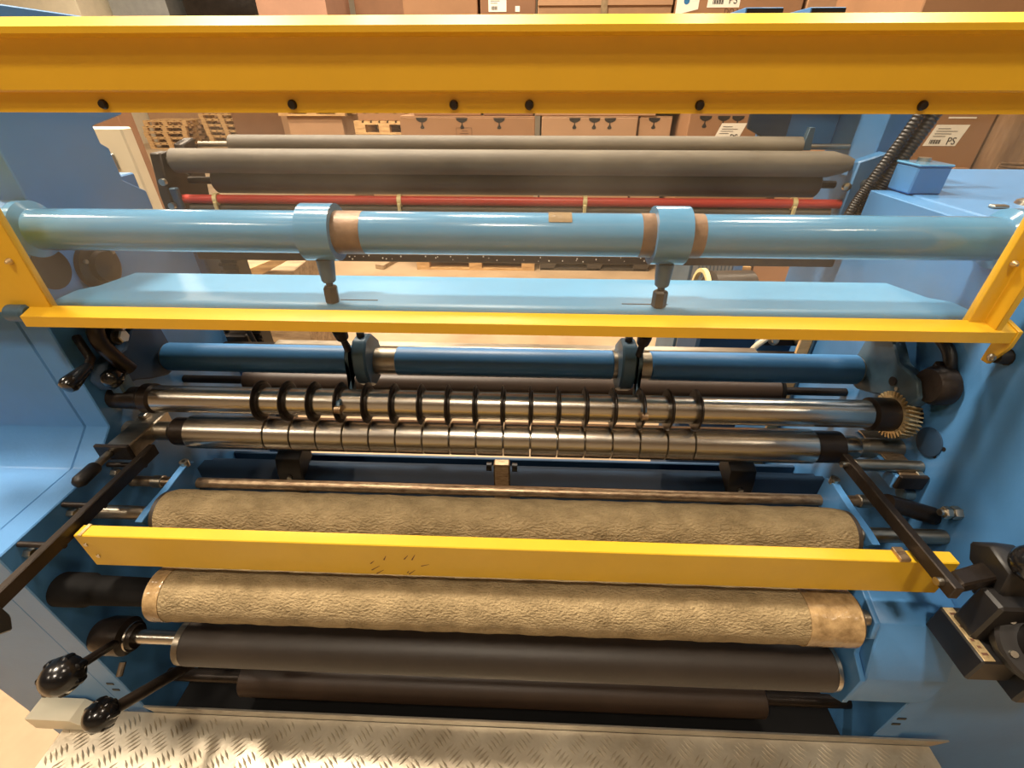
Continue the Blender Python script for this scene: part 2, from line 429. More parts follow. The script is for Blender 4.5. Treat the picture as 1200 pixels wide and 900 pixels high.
# segmented counter shaft
YA, ZA = .733, .978
t = thing('anvil_roller', 'segmented steel roller below the knives, split by narrow grooves', 'roller', (CX, YA, ZA-.036))
obj('core', lathe([(0, .020), (XR-XL, .020)], (XL, YA, ZA), (1, 0, 0), 32), 'steel_soft', t)
obj('collar', lathe([(0, .033), (.052, .033), (.054, .030)], (.586, YA, ZA), (1, 0, 0), 32), 'black_oil', t, 'black collar')
obj('journal', lathe([(0, .024), (.03, .024), (.036, .02)], (.641, YA, ZA), (1, 0, 0), 32), 'steel', t)
obj('collar', lathe([(0, .030), (.03, .030), (.04, .022)], (-.712, YA, ZA), (-1, 0, 0), 32), 'black_oil', t, 'black collar')
XG = [-.540+(.341+.540)*k/16 for k in range(17)]
edges = [-.710]+XG+[.585]
for a, b_ in zip(edges, edges[1:]):
    l = b_-a-.0022
    obj('sleeve', lathe([(0, .0345), (.0012, .0355), (l-.0012, .0355), (l, .0345)], (a+.0011, YA, ZA), (1, 0, 0), 48), 'steel', t)
# upper blue guide roller with two bare steel lengths
YB, ZB = .86, 1.087
t = thing('guide_roller', 'dark blue painted roller above the knife shaft, bare steel at two clamps', 'roller', (CX, YB, ZB-.031))
obj('core', xcyl(-.805, .708, YB, ZB, .0295, 48, .002), 'steel_soft', t)
for a, b_ in ((-.802, -.347), (-.285, .187), (.265, .705)):
    obj('painted_sleeve', xcyl(a, b_, YB, ZB, .0315, 48, .003), 'blue_deep', t)
obj('journal', xcyl(-.849, -.80, YB, ZB, .012, 24), 'steel', t); obj('journal', xcyl(.70, .759, YB, ZB, .012, 24), 'steel', t)
# dark roller behind
t = thing('back_roller', 'dark brown roller just behind the knife shaft', 'roller', (CX, .925, .95))
obj('body', xcyl(-.69, .60, .925, .985, .030, 40, .003), 'brown_roller', t)
obj('journal', xcyl(XLi, -.69, .925, .985, .010, 16), 'black_oil', t); obj('journal', xcyl(.60, XRi, .925, .985, .010, 16), 'black_oil', t)
b = obj('end_disc', lathe([(0, .032), (.006, .032), (.008, .028)], (.60, .925, .985), (1, 0, 0), 32), 'black_matte', t)
# flat bar behind
t = thing('rear_bar', 'thin grey brown bar behind the dark blue roller', 'bar', (CX, 1.10, .97))
obj('bar', box(-.70, .62, 1.09, 1.115, .975, .998, .002), 'steel_soft', t)
for xx in (XL, .62): obj('bar_end', box(xx, xx+(.15 if xx < 0 else .139), 1.095, 1.11, .978, .992, .001), 'black_oil', t)
# thin steel rod
YD, ZD = .68, .879
t = thing('tie_rod', 'thin brownish steel rod above the upper textured roller', 'rod', (CX, YD, ZD-.011))
obj('rod', xcyl(XLi, XRi, YD, ZD, .0112, 28), 'steel_rust', t)
for xx in (-.79, -.735, .70): obj('collar', xcyl(xx-.012, xx+.012, YD, ZD, .0135, 28, .002), 'steel_soft', t)
# textured rollers
def cork(nm, y, z, x0, x1, r, label, j0, j1, jr=.013):
    t = thing(nm, label, 'roller', ((x0+x1)/2, y, z-r), 'rollers wrapped in rough tan covering')
    n = 48; pr = [(0, r-.004), (.003, r)]
    L_ = x1-x0
    bm = new()
    # slightly uneven wrapped skin
    K = 90; rings = []
    for i in range(K+1):
        s = x0+L_*i/K
        rr = r+.0006*math.sin(i*.9)+.0004*math.sin(i*2.3+1)
        if i in (0, K): rr = r-.003
        rings.append([bm.verts.new((s, y+rr*math.cos(2*PI*k/n), z+rr*math.sin(2*PI*k/n))) for k in range(n)])
    for A, B in zip(rings, rings[1:]):
        for k in range(n): bm.faces.new([A[k], A[(k+1) % n], B[(k+1) % n], B[k]])
    bm.faces.new(rings[0]); bm.faces.new(rings[-1]); bmesh.ops.recalc_face_normals(bm, faces=bm.faces)
    obj('covering', bm, 'cork', t)
    obj('end_cap', lathe([(0, r-.004), (.008, r-.004), (.010, r-.012)], (x1, y, z), (1, 0, 0), 40), 'dark_rubber', t)
    obj('end_cap', lathe([(0, r-.004), (.008, r-.004), (.010, r-.012)], (x0, y, z), (-1, 0, 0), 40), 'dark_rubber', t)
    obj('journal', xcyl(j0, x0, y, z, jr, 20), 'steel_soft', t); obj('journal', xcyl(x1, j1, y, z, jr, 20), 'steel_soft', t)
    return t
c1 = cork('textured_roller', .565, .915, -.672, .580, .046, 'rough tan textured roller just behind the low yellow bar', XLi, XRi)
c2 = cork('textured_roller', .465, .818, -.655, .566, .0465, 'rough tan textured roller below the low yellow bar, taped at its ends', -.664, .604)
obj('tape_wrap', _ring(.482, .568, .465, .818, .0482, .0465, 48, None), 'tape_clear', c2, 'crinkled clear tape wrap')
obj('tape_wrap', _ring(-.658, -.632, .465, .818, .0480, .0465, 48, None), 'tape_clear', c2, 'shiny clear tape wrap')
# dark roller
YK, ZK = .46, .656
t = thing('rubber_roller', 'smooth dark brown rubber roller under the taped tan roller', 'roller', (CX, YK, ZK-.048))
obj('body', xcyl(-.665, .590, YK, ZK, .0435, 56, .002), 'dark_rubber', t)
obj('end_ring', lathe([(0, .0425), (.012, .0425), (.014, .036)], (-.665, YK, ZK), (-1, 0, 0), 40), 'steel_soft', t, 'bare steel end ring')
obj('end_ring', lathe([(0, .0425), (.008, .0425), (.010, .036)], (.590, YK, ZK), (1, 0, 0), 40), 'steel', t, 'bare steel end ring')
obj('journal', xcyl(-.775, -.675, YK, ZK+.012, .013, 24), 'steel', t)
obj('journal', xcyl(.59, .604, YK, ZK, .013, 24), 'steel', t)
hub = obj('hub', lathe([(0, .030), (.02, .036), (.06, .036), (.066, .026), (.078, .022)], (XL, YK, ZK+.012), (1, 0, 0), 36), 'black_oil', t, 'oily black hub')
obj('retaining_ring', _ring(-.782, -.778, YK, ZK+.012, .028, .018, 32, None), 'steel', hub)
obj('screw', cyl((-.80, YK-.03, ZK-.03), (-.80, YK-.05, ZK-.045), .006, 10), 'steel', hub)
# roller deep down
t = thing('bottom_roller', 'dim brown roller deep below the dark rubber roller', 'roller', (CX, .50, .36))
obj('body', xcyl(-.66, .56, .505, .405, .040, 40, .003), 'brown_roller', t)
obj('journal', xcyl(XLi, -.66, .505, .405, .014, 16), 'black_oil', t); obj('journal', xcyl(.56, XRi, .505, .405, .014, 16), 'black_oil', t)
# upper black arm behind lower roller, left
t = thing('bearing_block', 'black bearing block at left end of the taped tan roller', 'bearing', (-.80, .47, .78))
obj('body', lathe([(0, .030), (.05, .030), (.056, .026), (.185, .024)], (XLi, .465, .818), (1, 0, 0), 32), 'black_matte', t)
# added panel that blocks light, so the machine interior stays dark
t = thing('blocking_panel', 'dark panel added to block light from the machine interior under the rollers', 'panel', (CX, .98, 0))
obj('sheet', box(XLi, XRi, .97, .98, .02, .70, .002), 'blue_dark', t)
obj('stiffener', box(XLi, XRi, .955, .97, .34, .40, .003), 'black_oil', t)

t = thing('blackout_sheet', 'black sheet added deep below the rollers to keep the floor there dark', 'pan', (CX, .7, .30))
obj('pan', box(XLi, XRi, .44, .965, .30, .315, .002), 'black_matte', t)  # added sheet, darkens the lit floor seen under the machine
# roller arms, light blue flat bars
def arm(x0, x1, label):
    t = thing('roller_arm', label, 'arm', ((x0+x1)/2, .62, .88), 'blue arms holding the upper textured roller')
    pr = [(.678, .936), (.694, .928), (.694, .868), (.668, .864), (.628, .888), (.60, .905), (.545, .905), (.535, .925), (.56, .929), (.612, .930), (.65, .934)]
    obj('flat_bar', prism('x', pr, x0, x1, .001), 'blue', t)
    xm = (x0+x1)/2
    b = obj('bolt', cyl((xm, .678, .930), (xm, .678, .943), .0085, 16), 'zinc', t)
    obj('socket', cyl((xm, .678, .9428), (xm, .678, .9436), .004, 6), 'black', b)
arm(-.716, -.702, 'light blue roller arm at left end of upper tan roller')
arm(.612, .626, 'light blue roller arm at right end of upper tan roller')

# ================================================================== KNIFE HOLDER FORKS
def fork(xc, label, flip):
    t = thing('pressure_fork', label, 'lever', (xc, .85, 1.04), 'dark forks reaching from the blue roller to the knives')
    big = [(.812, 1.150), (.822, 1.158), (.852, 1.158), (.866, 1.150), (.895, 1.122), (.902, 1.085), (.892, 1.05), (.862, 1.04), (.83, 1.04), (.80, 1.066), (.792, 1.10), (.798, 1.135)]
    obj('casting', prism('x', big, xc-.014, xc+.016, .004), 'blue_grey', t)
    xs = xc-flip*.020
    fin = [(.802, 1.150), (.812, 1.155), (.822, 1.13), (.808, 1.085), (.778, 1.062), (.752, 1.078), (.713, 1.080), (.700, 1.068), (.703, 1.056), (.716, 1.062), (.742, 1.062), (.77, 1.045), (.80, 1.055), (.80, 1.10), (.79, 1.13)]
    obj('finger', prism('x', fin, xs-.004, xs+.004, .001), 'blue_grey', t)
    obj('roller_tip', xcyl(xs-.006, xs+.006, .706, 1.0655, .0085, 20), 'steel_rust', t)
    obj('top_screw', cyl((xc, .838, 1.156), (xc, .838, 1.169), .008, 16, .002), 'black', t)
    xr = xc-flip*.014
    rd = obj('push_rod', lathe([(0, .007), (.026, .0065), (.030, .0065), (.036, .012), (.05, .0135), (.06, .0135)], (xr, .795, 1.15), (0, -.36, 1), 16), 'black_oil', t)
    return t
fork(-.347, 'dark blue grey fork on left bare part of blue roller', 1)
fork(.208, 'dark blue grey fork on right bare part of blue roller', -1)

# end brackets of the blue roller
t = thing('end_bracket', 'blue cast bracket at right end of dark blue roller', 'bracket', (.73, .79, 1.03))
pr = [(.885, 1.15), (.868, 1.163), (.822, 1.182), (.800, 1.165), (.782, 1.150), (.728, 1.146), (.706, 1.12), (.716, 1.092), (.742, 1.092), (.775, 1.080), (.808, 1.062), (.85, 1.045), (.895, 1.05)]
obj('casting', prism('x', pr, .715, .74, .003), 'blue_grey', t)
obj('cap', prism('x', [(.868, 1.166), (.824, 1.184), (.832, 1.225), (.876, 1.215)], .700, .738, .003), 'blue_grey', t)
obj('bolt_hole', xcyl(.712, .716, .772, 1.115, .009, 16), 'black', t)
obj('washer', xcyl(.713, .716, .757, 1.107, .004, 12), 'zinc', t)
t = thing('air_cylinder', 'oily black cylinder behind the right cast bracket', 'cylinder', (.75, .72, 1.10))
obj('body', lathe([(0, .030), (.012, .036), (.03, .036), (.034, .030)], (.722, .712, 1.145), (1, 0, 0), 28), 'black_oil', t)
obj('hose', tube(bez([(.75, .712, 1.165), (.752, .74, 1.20), (.75, .79, 1.215), (.752, .83, 1.20)], 8), .010, 12), 'black', t)
obj('link', prism('x', [(.68, 1.14), (.70, 1.175), (.735, 1.185), (.74, 1.15), (.71, 1.12)], .732, .755, .003), 'black_oil', t)
t = thing('end_bracket', 'dark blue cast bracket at left end of dark blue roller', 'bracket', (-.82, .80, 1.03))
obj('casting', prism('x', pr, -.842, -.812, .003), 'blue_dark', t)
obj('cap', prism('x', [(.868, 1.166), (.824, 1.184), (.832, 1.225), (.876, 1.215)], -.840, -.806, .003), 'blue_dark', t)
obj('pad', box(-.835, -.808, .728, .760, 1.07, 1.13, .004), 'blue_grey', t)
# lever with tapered grip, left
t = thing('clamp_lever', 'black tapered clamp lever beside the left cast bracket', 'lever', (-.8, .69, 1.14))
obj('shaft', tube([(-.848, .735, 1.20), (-.81, .705, 1.172), (-.80, .68, 1.163)], .0075, 12), 'black_oil', t)
obj('grip', lathe([(0, .008), (.012, .010), (.035, .014), (.048, .0155), (.055, .012), (.058, .004)], (-.802, .688, 1.167), (-.08, -1, -.25), 24), 'black_gloss', t)
t = thing('ball_knob', 'shiny dark ball knob below the left pivot bolt', 'knob', (-.8, .70, 1.12))
obj('ball', lathe([(0, .006), (.006, .013), (.014, .017), (.022, .0185), (.030, .016), (.036, .009), (.038, 0)], (-.792, .728, 1.124), (-.1, -1, .12), 24), 'black_gloss', t)
obj('stem', cyl((-.792, .724, 1.124), (-.815, .755, 1.118), .008, 14), 'black_oil', t)
t = thing('pivot_arm', 'curved dark arm on a pivot under left end of yellow guard bar', 'arm', (-.82, .75, 1.13))
obj('arm', tube(bez([(-.825, .79, 1.225), (-.812, .745, 1.215), (-.806, .735, 1.185), (-.80, .742, 1.15), (-.795, .752, 1.12)], 8), [.014]*33, 12), 'black_oil', t)
obj('hub', xcyl(XLi, -.80, .770, 1.185, .017, 24, .002), 'black_oil', t)
obj('nut', hexb((-.80, .770, 1.185), (1, 0, 0), .013, .012), 'zinc', t)
obj('link', box(-.81, -.802, .785, .83, 1.188, 1.20, .002), 'zinc', t)

# slide blocks with steel tops either side of counter shaft
t = thing('slide_block', 'grey steel slide block with clamp handle at left frame', 'block', (-.81, .69, .95))
obj('rail', prism('x', [(.655, .965), (.655, 1.0), (.775, 1.0), (.775, .965)], -.832, -.784, .002), 'steel_soft', t)
obj('end_plate', prism('x', [(.646, .972), (.646, 1.008), (.655, 1.008), (.655, .972)], -.845, -.776, .002), 'black_oil', t)
obj('clip', box(-.826, -.81, .742, .762, 1.0, 1.01, .002), 'steel', t)
obj('spindle', cyl((-.818, .646, .990), (-.812, .600, .993), .007, 16), 'steel_soft', t)
obj('grip', lathe([(0, .010), (.004, .012), (.04, .0125), (.047, .009), (.05, .004)], (-.812, .607, .993), (.06, -1, .02), 20), 'black', t)
t = thing('slide_block', 'steel topped blue slide block below the toothed gear', 'block', (.735, .71, .93))
obj('rail', prism('x', [(.652, .945), (.652, .975), (.79, .975), (.79, .945)], .708, .757, .002), 'blue', t)
obj('wear_strip', box(.714, .757, .655, .79, .975, .979, .001), 'steel_rust', t)
obj('end_plate', box(.706, .759, .643, .652, .952, .984, .002), 'black_oil', t)
obj('clip', box(.742, .754, .650, .660, .979, .985, .001), 'zinc', t)

# black flat bars and the low yellow bar they carry
t = thing('support_bar', 'long black flat bar running forward along the left frame', 'bar', (-.766, .5, .95))
obj('bar', box(-.770, -.757, .335, .685, .958, .983, .0015), 'black_oil', t)
b = obj('end_block', prism('x', [(.318, .94), (.318, .975), (.345, .98), (.345, .945), (.335, .925)], -.785, -.748, .003), 'black', t)
obj('screw_head', lathe([(0, .009), (.012, .009), (.016, .006)], (-.766, .322, .945), (.4, -.5, -.8), 14), 'black', b)
for yy in (.656, .55, .463):
    b = obj('standoff', xcyl(XLi, -.770, yy, .950, .005, 12), 'black_oil', t)
    obj('bolt', hexb((XL, yy, .927), (1, 0, 0), .0085, .012), 'zinc', b)
t = thing('support_bar', 'long black flat bar crossing over right end of the low yellow bar', 'bar', (.64, .54, .95))
obj('bar', box(.618, .632, .405, .69, .974, .998, .0015), 'black_oil', t)
for yy in (.425, .672): obj('bolt', cyl((.618, yy, .986), (.610, yy, .986), .006, 14), 'zinc', t)
obj('standoff', xcyl(.632, XRi, .672, .986, .011, 16, .001), 'steel_soft', t)
obj('pivot', cyl((.66, .60, .962), (XR, .60, .93), .016, 20), 'black_oil', t)
t = thing('guard_bar', 'low yellow guard bar between the two tan textured rollers', 'guard rail', (-.03, .48, .885))
obj('bar', box(-.753, .690, .470, .493, .888, .968, .0015), 'yellow_shaded', t)
obj('clamp_plate', box(.596, .612, .4695, .494, .9675, .9745, .0008), 'steel_rust', t)
for zz, xx in ((.945, -.742), (.915, -.735)): obj('rivet', cyl((xx, .470, zz), (xx, .4685, zz), .0035, 10), 'zinc', t)
obj('edge_strip', box(-.744, -.738, .4695, .4935, .9678, .9695), 'brass_plate', t)
random.seed(3)
for k in range(9):
    xx = -.20+random.uniform(-.09, .06); zz = .895+random.uniform(0, .05); l = random.uniform(.003, .010); a = random.uniform(.2, 1.2)
    bmx = new(); d = Vector((math.cos(a), 0, math.sin(a)))*l; n_ = Vector((-d.z, 0, d.x)).normalized()*.0012; p = Vector((xx, .4697, zz))
    vs = [bmx.verts.new(p+q) for q in (-d-n_, d-n_*.4, d+n_*.4, -d+n_)]; bmx.faces.new(vs)
    obj('scratch', bmx, 'ink_brown', t)

# ================================================================== HINGED GUARD (yellow frame with clear pane)
t = thing('safety_guard', 'yellow framed hinged safety guard with clear pane across the machine', 'guard', (-.05, .66, 1.23))
beam = [(.664, 1.566), (.676, 1.566), (.676, 1.690), (.668, 1.690), (.640, 1.664), (.632, 1.656), (.632, 1.6465), (.650, 1.6455), (.650, 1.590), (.664, 1.588)]
beam = [(.664, 1.5680), (.676, 1.568), (.676, 1.664), (.670, 1.6655), (.640, 1.654), (.6395, 1.6475), (.654, 1.6445), (.654, 1.5925), (.656, 1.5905), (.664, 1.5900)]
hb = obj('top_beam', prism('x', beam, -1.12, 1.05), 'yellow', t)
for px in (123, 347, 534, 620, 811, 1054):
    x = (px-600)*.001093-.025
    b = obj('bolt', lathe([(0, .0056), (.002, .0056), (.005, .0042), (.0055, .002)], (x, .664, 1.577), (0, -1, 0), 16), 'black_oil', hb)
bar = [(.668, 1.2945), (.644, 1.2875), (.642, 1.2865), (.642, 1.2685), (.645, 1.2675), (.668, 1.2675)]
obj('lower_bar', prism('x', bar, -.815, .735), 'yellow', t)
lg = obj('left_leg', prism('y', [(-.985, 1.283), (-.985, 1.575), (-.779, 1.575), (-.779, 1.29), (-.81, 1.283)], .664, .676, .001), 'yellow', t)
obj('screw', lathe([(0, .005), (.003, .005), (.008, .002)], (-.80, .664, 1.37), (0, -1, 0), 14), 'brass_plate', lg)
rg = obj('right_leg', prism('z', [(.678, .676), (.678, .664), (.70, .664), (.706, .646), (.716, .646), (.716, .676)], 1.285, 1.575, .0008), 'yellow', t)
obj('screw', lathe([(0, .005), (.003, .005), (.008, .002)], (.69, .664, 1.385), (0, -1, 0), 14), 'brass_plate', rg)
obj('end_tab', prism('x', [(.668, 1.297), (.640, 1.289), (.640, 1.262), (.655, 1.225), (.668, 1.225)], .735, .742, .0008), 'yellow', t)
pv = obj('pivot_knob', lathe([(0, .010), (.01, .012), (.018, .012), (.0165, .014)], (.742, .655, 1.238), (1, 0, 0), 12), 'black', t)
obj('bolt', lathe([(0, .006), (.004, .006), (.006, .003)], (.735, .652, 1.238), (-1, 0, 0), 12), 'zinc', pv)
obj('hinge_cap', lathe([(0, .010), (.004, .014), (.03, .014), (.034, .010)], (-.850, .658, 1.285), (1, 0, 0), 20), 'blue_grey', t, 'grey hinge cap')
obj('pane', box(-.785, .69, .6685, .6725, 1.290, 1.575, .0005), 'polycarbonate', t, 'clear scuffed plastic pane')

# ================================================================== LOWER RIGHT BLACK MECHANISM
t = thing('brake_unit', 'black brake mechanism with pale name plate at right edge of machine', 'brake', (.76, .40, .80))
obj('block', box(.693, .7585, .366, .455, .822, .876, .003), 'black', t)
obj('front_block', box(.7595, .93, .345, .4285, .80, .93, .004), 'black', t)
obj('name_plate', box(.6945, .711, .368, .452, .876, .8778, .0005), 'brass_plate', t, 'worn pale name plate')
bmx = new()
for k in range(7):
    y0 = .376+k*.0105
    box(.698+.002*(k % 2), .707-.002*(k % 3), y0, y0+.004, .8778, .8782, 0, bmx)
obj('stamped_marks', bmx, 'ink_brown', t)
disc = obj('disc', lathe([(0, .058), (.016, .058), (.020, .054), (.020, .034), (.034, .032), (.036, .02)], (.772, .384, .900), (-.25, -.5, .72), 40), 'black', t)
dv = Vector((-.25, -.5, .72)).normalized(); u_ = dv.orthogonal().normalized(); v_ = dv.cross(u_)
for k in range(6):
    a = 2*PI*k/6+.4
    p = Vector((.772, .384, .900))+dv*.020+.046*(math.cos(a)*u_+math.sin(a)*v_)
    obj('screw', cyl(p, p+dv*.004, .0048, 10), 'zinc', disc)
obj('key', box(.745, .772, .368, .380, .938, .950, .002), 'steel', disc)
obj('yoke', prism('x', [(.415, .93), (.43, 1.0), (.475, 1.01), (.50, .985), (.485, .96), (.46, .955), (.455, .92)], .715, .757, .004), 'black', t)
obj('arm', prism('z', [(.655, .425), (.655, .45), (.72, .47), (.757, .46), (.757, .425), (.72, .44)], .955, .978, .003), 'black_oil', t)
obj('rear_plate', box(.70, .757, .40, .44, .84, .96, .004), 'black', t)
t = thing('handle_knob', 'black round handle on a short stem at right edge above the brake', 'knob', (.74, .47, 1.0))
obj('stem', cyl((.742, .45, 1.0), (.715, .418, 1.045), .011, 16), 'black', t)
obj('ball', lathe([(0, .008), (.006, .020), (.018, .027), (.032, .027), (.044, .020), (.05, .008), (.052, 0)], (.728, .432, 1.02), (-.45, -.5, .74), 28), 'black_gloss', t)

# ================================================================== LOWER LEFT KNOBS
def star(bm, p, d, r):
    p = Vector(p); d = Vector(d).normalized()
    lathe([(-r*.9, r*.35), (-r*.75, r*.62), (-r*.3, r*.93), (r*.1, r*.98), (r*.55, r*.82), (r*.85, r*.5), (r*.98, r*.2), (r, 0)], p, d, 28, bm)
    u = d.orthogonal().normalized(); v = d.cross(u)
    for k in range(7):
        a = 2*PI*k/7
        c = p+r*.80*(math.cos(a)*u+math.sin(a)*v)
        lathe([(-r*.45, r*.05), (-r*.35, r*.2), (0, r*.26), (r*.35, r*.2), (r*.45, r*.05)], c, d, 10, bm)
    return bm
t = thing('hand_knob', 'large black star knob on a rod at lower left', 'knob', (-.75, .335, .75))
d = Vector((-.75, .335, .786))-Vector((-.80, .45, .672))
obj('knob', star(new(), (-.752, .335, .786), d, .031), 'black_gloss', t)
obj('rod', cyl((-.80, .452, .67), (-.754, .345, .777), .008, 16), 'black_oil', t)
t = thing('hand_knob', 'black round knob on a thick rod just above the tread plate', 'knob', (-.72, .32, .66))
d = Vector((-.72, .317, .688))-Vector((-.70, .50, .50))
obj('knob', star(new(), (-.722, .317, .688), d, .027), 'black_gloss', t)
obj('rod', cyl((-.718, .33, .675), (-.70, .56, .47), .011, 16), 'black_oil', t)
t = thing('foot_switch_cover', 'cream painted sheet metal box at foot of left frame', 'cover', (-1.0, .39, .3))
bm = prism('y', [(-1.07, .405), (-1.07, .452), (-.97, .452), (-.935, .405)], .385, .429, .0012)
obj('cover', bm, 'cream', t)

# ================================================================== TREAD PLATE PLATFORM
ZT = .405
t = thing('tread_platform', 'aluminium tread plate platform in front of the machine', 'platform', (-.05, 0, 0))
obj('sheet', box(-1.01, .885, -.55, .425, ZT-.006, ZT, .001), 'plate', t)
obj('rear_flange', prism('y', [(-.829, ZT), (-.845, ZT+.026), (.915, ZT+.026), (.888, ZT)], .425, .4285), 'alu', t, 'upright rear flange')
bm = new()
P = .0585
def tread(cx, cy, ang):
    for j in range(5):
        o_ = (j-2)*.0088
        ca, sa = math.cos(ang), math.sin(ang)
        def W(a, b, z): return (cx+a*ca-b*sa, cy+a*sa+b*ca, ZT+z)
        l = .0165-.0018*abs(j-2); w_ = .0026
        vs = [bm.verts.new(W(a, o_+b, z)) for a, b, z in ((-l, 0, 0), (0, -w_, 0), (l, 0, 0), (0, w_, 0), (-l*.55, 0, .0016), (l*.55, 0, .0016))]
        for q in ((0, 1, 5, 4), (1, 2, 5), (5, 2, 3), (3, 0, 4, 5)):
            bm.faces.new([vs[i] for i in q])
row = 0; y = .400
while y > -.50:
    x = -.985 + (P/2 if row % 2 else 0)
    while x < .865:
        tread(x, y, math.radians(45 if row % 2 else -45)); x += P
    y -= P/2; row += 1
o = obj('tread_pattern', bm, 'plate', t, 'raised tread bars', kind='stuff')
for xx in (-.97, .84):
    for yy in (-.5, .38): obj('leg', box(xx-.02, xx+.02, yy-.02, yy+.02, 0, ZT-.006), 'blue_dark', t)
obj('side_rail', box(-1.01, -.99, -.55, .42, ZT-.07, ZT-.006), 'blue_dark', t); obj('side_rail', box(.865, .885, -.55, .42, ZT-.07, ZT-.006), 'blue_dark', t)

# ================================================================== REAR UNWIND SECTION
t = thing('web_roller', 'worn grey web roller, front one of the rear pair', 'roller', (CX, 1.2, 1.41), 'grey rollers of the rear stand')
obj('body', lathe([(0, .020), (.002, .0275), (1.568, .0275), (1.60, .020), (1.62, .012)], (-.870, 1.2, 1.441), (1, 0, 0), 40), 'grey_rubber', t)
obj('journal', xcyl(-.905, -.870, 1.2, 1.441, .009, 14), 'steel_soft', t)
obj('journal', xcyl(.735, .744, 1.2, 1.441, .009, 14), 'steel_soft', t)
t = thing('web_roller', 'grey web roller, rear and shorter one of the rear pair', 'roller', (CX, 1.32, 1.44), 'grey rollers of the rear stand')
obj('body', lathe([(0, .020), (.002, .0225), (1.442, .0225), (1.444, .02)], (-.775, 1.30, 1.467), (1, 0, 0), 40), 'grey_rubber', t)
obj('journal', xcyl(-.86, -.775, 1.30, 1.467, .007, 14), 'steel_soft', t); obj('journal', xcyl(.669, .788, 1.30, 1.467, .007, 14), 'steel_soft', t)
t = thing('idler_roller', 'dark brown idler roller under the worn grey web roller', 'roller', (CX, 1.22, 1.36), )
obj('body', xcyl(-.80, .70, 1.23, 1.392, .030, 40, .004), 'dark_rubber', t)
obj('journal', xcyl(-.87, -.80, 1.23, 1.392, .009, 14), 'black_oil', t); obj('journal', xcyl(.70, .744, 1.23, 1.392, .009, 14), 'black_oil', t)
t = thing('red_rod', 'red air rod with pale cable ties behind the thick blue tube', 'rod', (CX, 1.19, 1.34))
obj('rod', xcyl(-.905, .752, 1.185, 1.356, .0105, 24), 'red', t)
for x in (-.785, -.322, .134, .635):
    tt = obj('cable_tie', _ring(x-.005, x+.005, 1.185, 1.356, .0145, .0102, 24, None), 'tie', t, 'pale cable tie')
    obj('tail', box(x-.004, x+.004, 1.168, 1.174, 1.328, 1.352, .001), 'tie', tt)
obj('backing_tube', xcyl(-.86, .73, 1.19, 1.335, .011, 20), 'grey_rubber', t)
t = thing('spreader_bar', 'dark worn cross bar seen just under the thick blue tube', 'bar', (CX, 1.15, 1.21))
obj('bar', box(-.86, .76, 1.14, 1.165, 1.215, 1.240, .003), 'brown_roller', t)
random.seed(5)
bm = new()
for k in range(44):
    x = random.uniform(-.5, .35); r = random.uniform(.0007, .0015); zc = 1.222+random.uniform(0, .012)
    box(x-r, x+r, 1.1385, 1.1402, zc-r, zc+r, 0, bm)
obj('specks', bm, 'paper', t, 'white specks', kind='stuff')
# rear left stand
t = thing('rear_stand', 'dark blue rear stand carrying left ends of the grey rollers', 'stand', (-.9, 1.22, 0))
obj('upright', box(-.945, -.865, 1.17, 1.29, 0, 1.26, .004), 'blue_dark', t)
obj('head', prism('x', [(1.16, 1.25), (1.16, 1.37), (1.18, 1.46), (1.22, 1.46), (1.225, 1.42), (1.26, 1.40), (1.275, 1.47), (1.325, 1.48), (1.325, 1.40), (1.29, 1.25)], -.912, -.885, .003), 'black_oil', t)
obj('clamp', box(-.902, -.868, 1.165, 1.18, 1.335, 1.385, .003), 'blue_grey', t)
for z in (1.345, 1.40): obj('bolt', cyl((-.885, 1.16, z), (-.885, 1.15, z), .008, 12), 'zinc', t)
obj('cable_chain', box(-.835, -.79, 1.18, 1.24, .0, 1.21, .006), 'black', t, 'ribbed black cable chain')
for k in range(16):
    obj('chain_rib', box(-.837, -.788, 1.177, 1.182, .90+k*.019, .907+k*.019), 'black_oil', t)
ap = obj('air_valve', box(-.875, -.80, 1.13, 1.168, .93, 1.0, .005), 'black_oil', t)
obj('fitting', lathe([(0, .014), (.01, .014), (.014, .008)], (-.86, 1.13, .955), (0, -1, .2), 16), 'zinc', ap)
obj('fitting', lathe([(0, .014), (.01, .014), (.014, .008)], (-.815, 1.13, .955), (0, -1, .2), 16), 'zinc', ap)
obj('air_hose', tube(bez([(-.86, 1.15, .99), (-.88, 1.145, 1.06), (-.84, 1.14, 1.10), (-.80, 1.14, 1.03), (-.78, 1.14, .95), (-.74, 1.15, .86)], 8), .007, 10), 'black', t)
# rear right tower with hoses
t = thing('rear_tower', 'blue rear tower with open dark caps at right ends of grey rollers', 'stand', (.78, 1.3, 1.33))
obj('column', box(.79, .86, 1.20, 1.30, 1.403, 1.66, .003), 'blue', t)
obj('panel', box(.60, .80, 1.40, 1.415, 1.455, 1.679, .003), 'blue_deep', t)
obj('wing', prism('y', [(.565, 1.50), (.565, 1.679), (.67, 1.679), (.67, 1.47), (.62, 1.475)], 1.385, 1.40, .003), 'blue_dark', t)
obj('side_panel', box(.80, .812, 1.30, 1.42, 1.403, 1.70, .002), 'blue_deep', t)
for x0, x1 in ((.462, .543), (.601, .676)):
    h = obj('cap', box(x0, x1, 1.30, 1.40, 1.70, 1.737, .001), 'blue', t)
    obj('cap_face', box(x0+.003, x1, 1.2985, 1.2999, 1.702, 1.735), 'black', h)
obj('cap_rail', box(.46, .86, 1.30, 1.40, 1.68, 1.6995, .002), 'blue_dark', t)
br = obj('bearing_bracket', prism('y', [(.745, 1.33), (.745, 1.45), (.80, 1.47), (.80, 1.33)], 1.17, 1.20, .003), 'blue_deep', t)
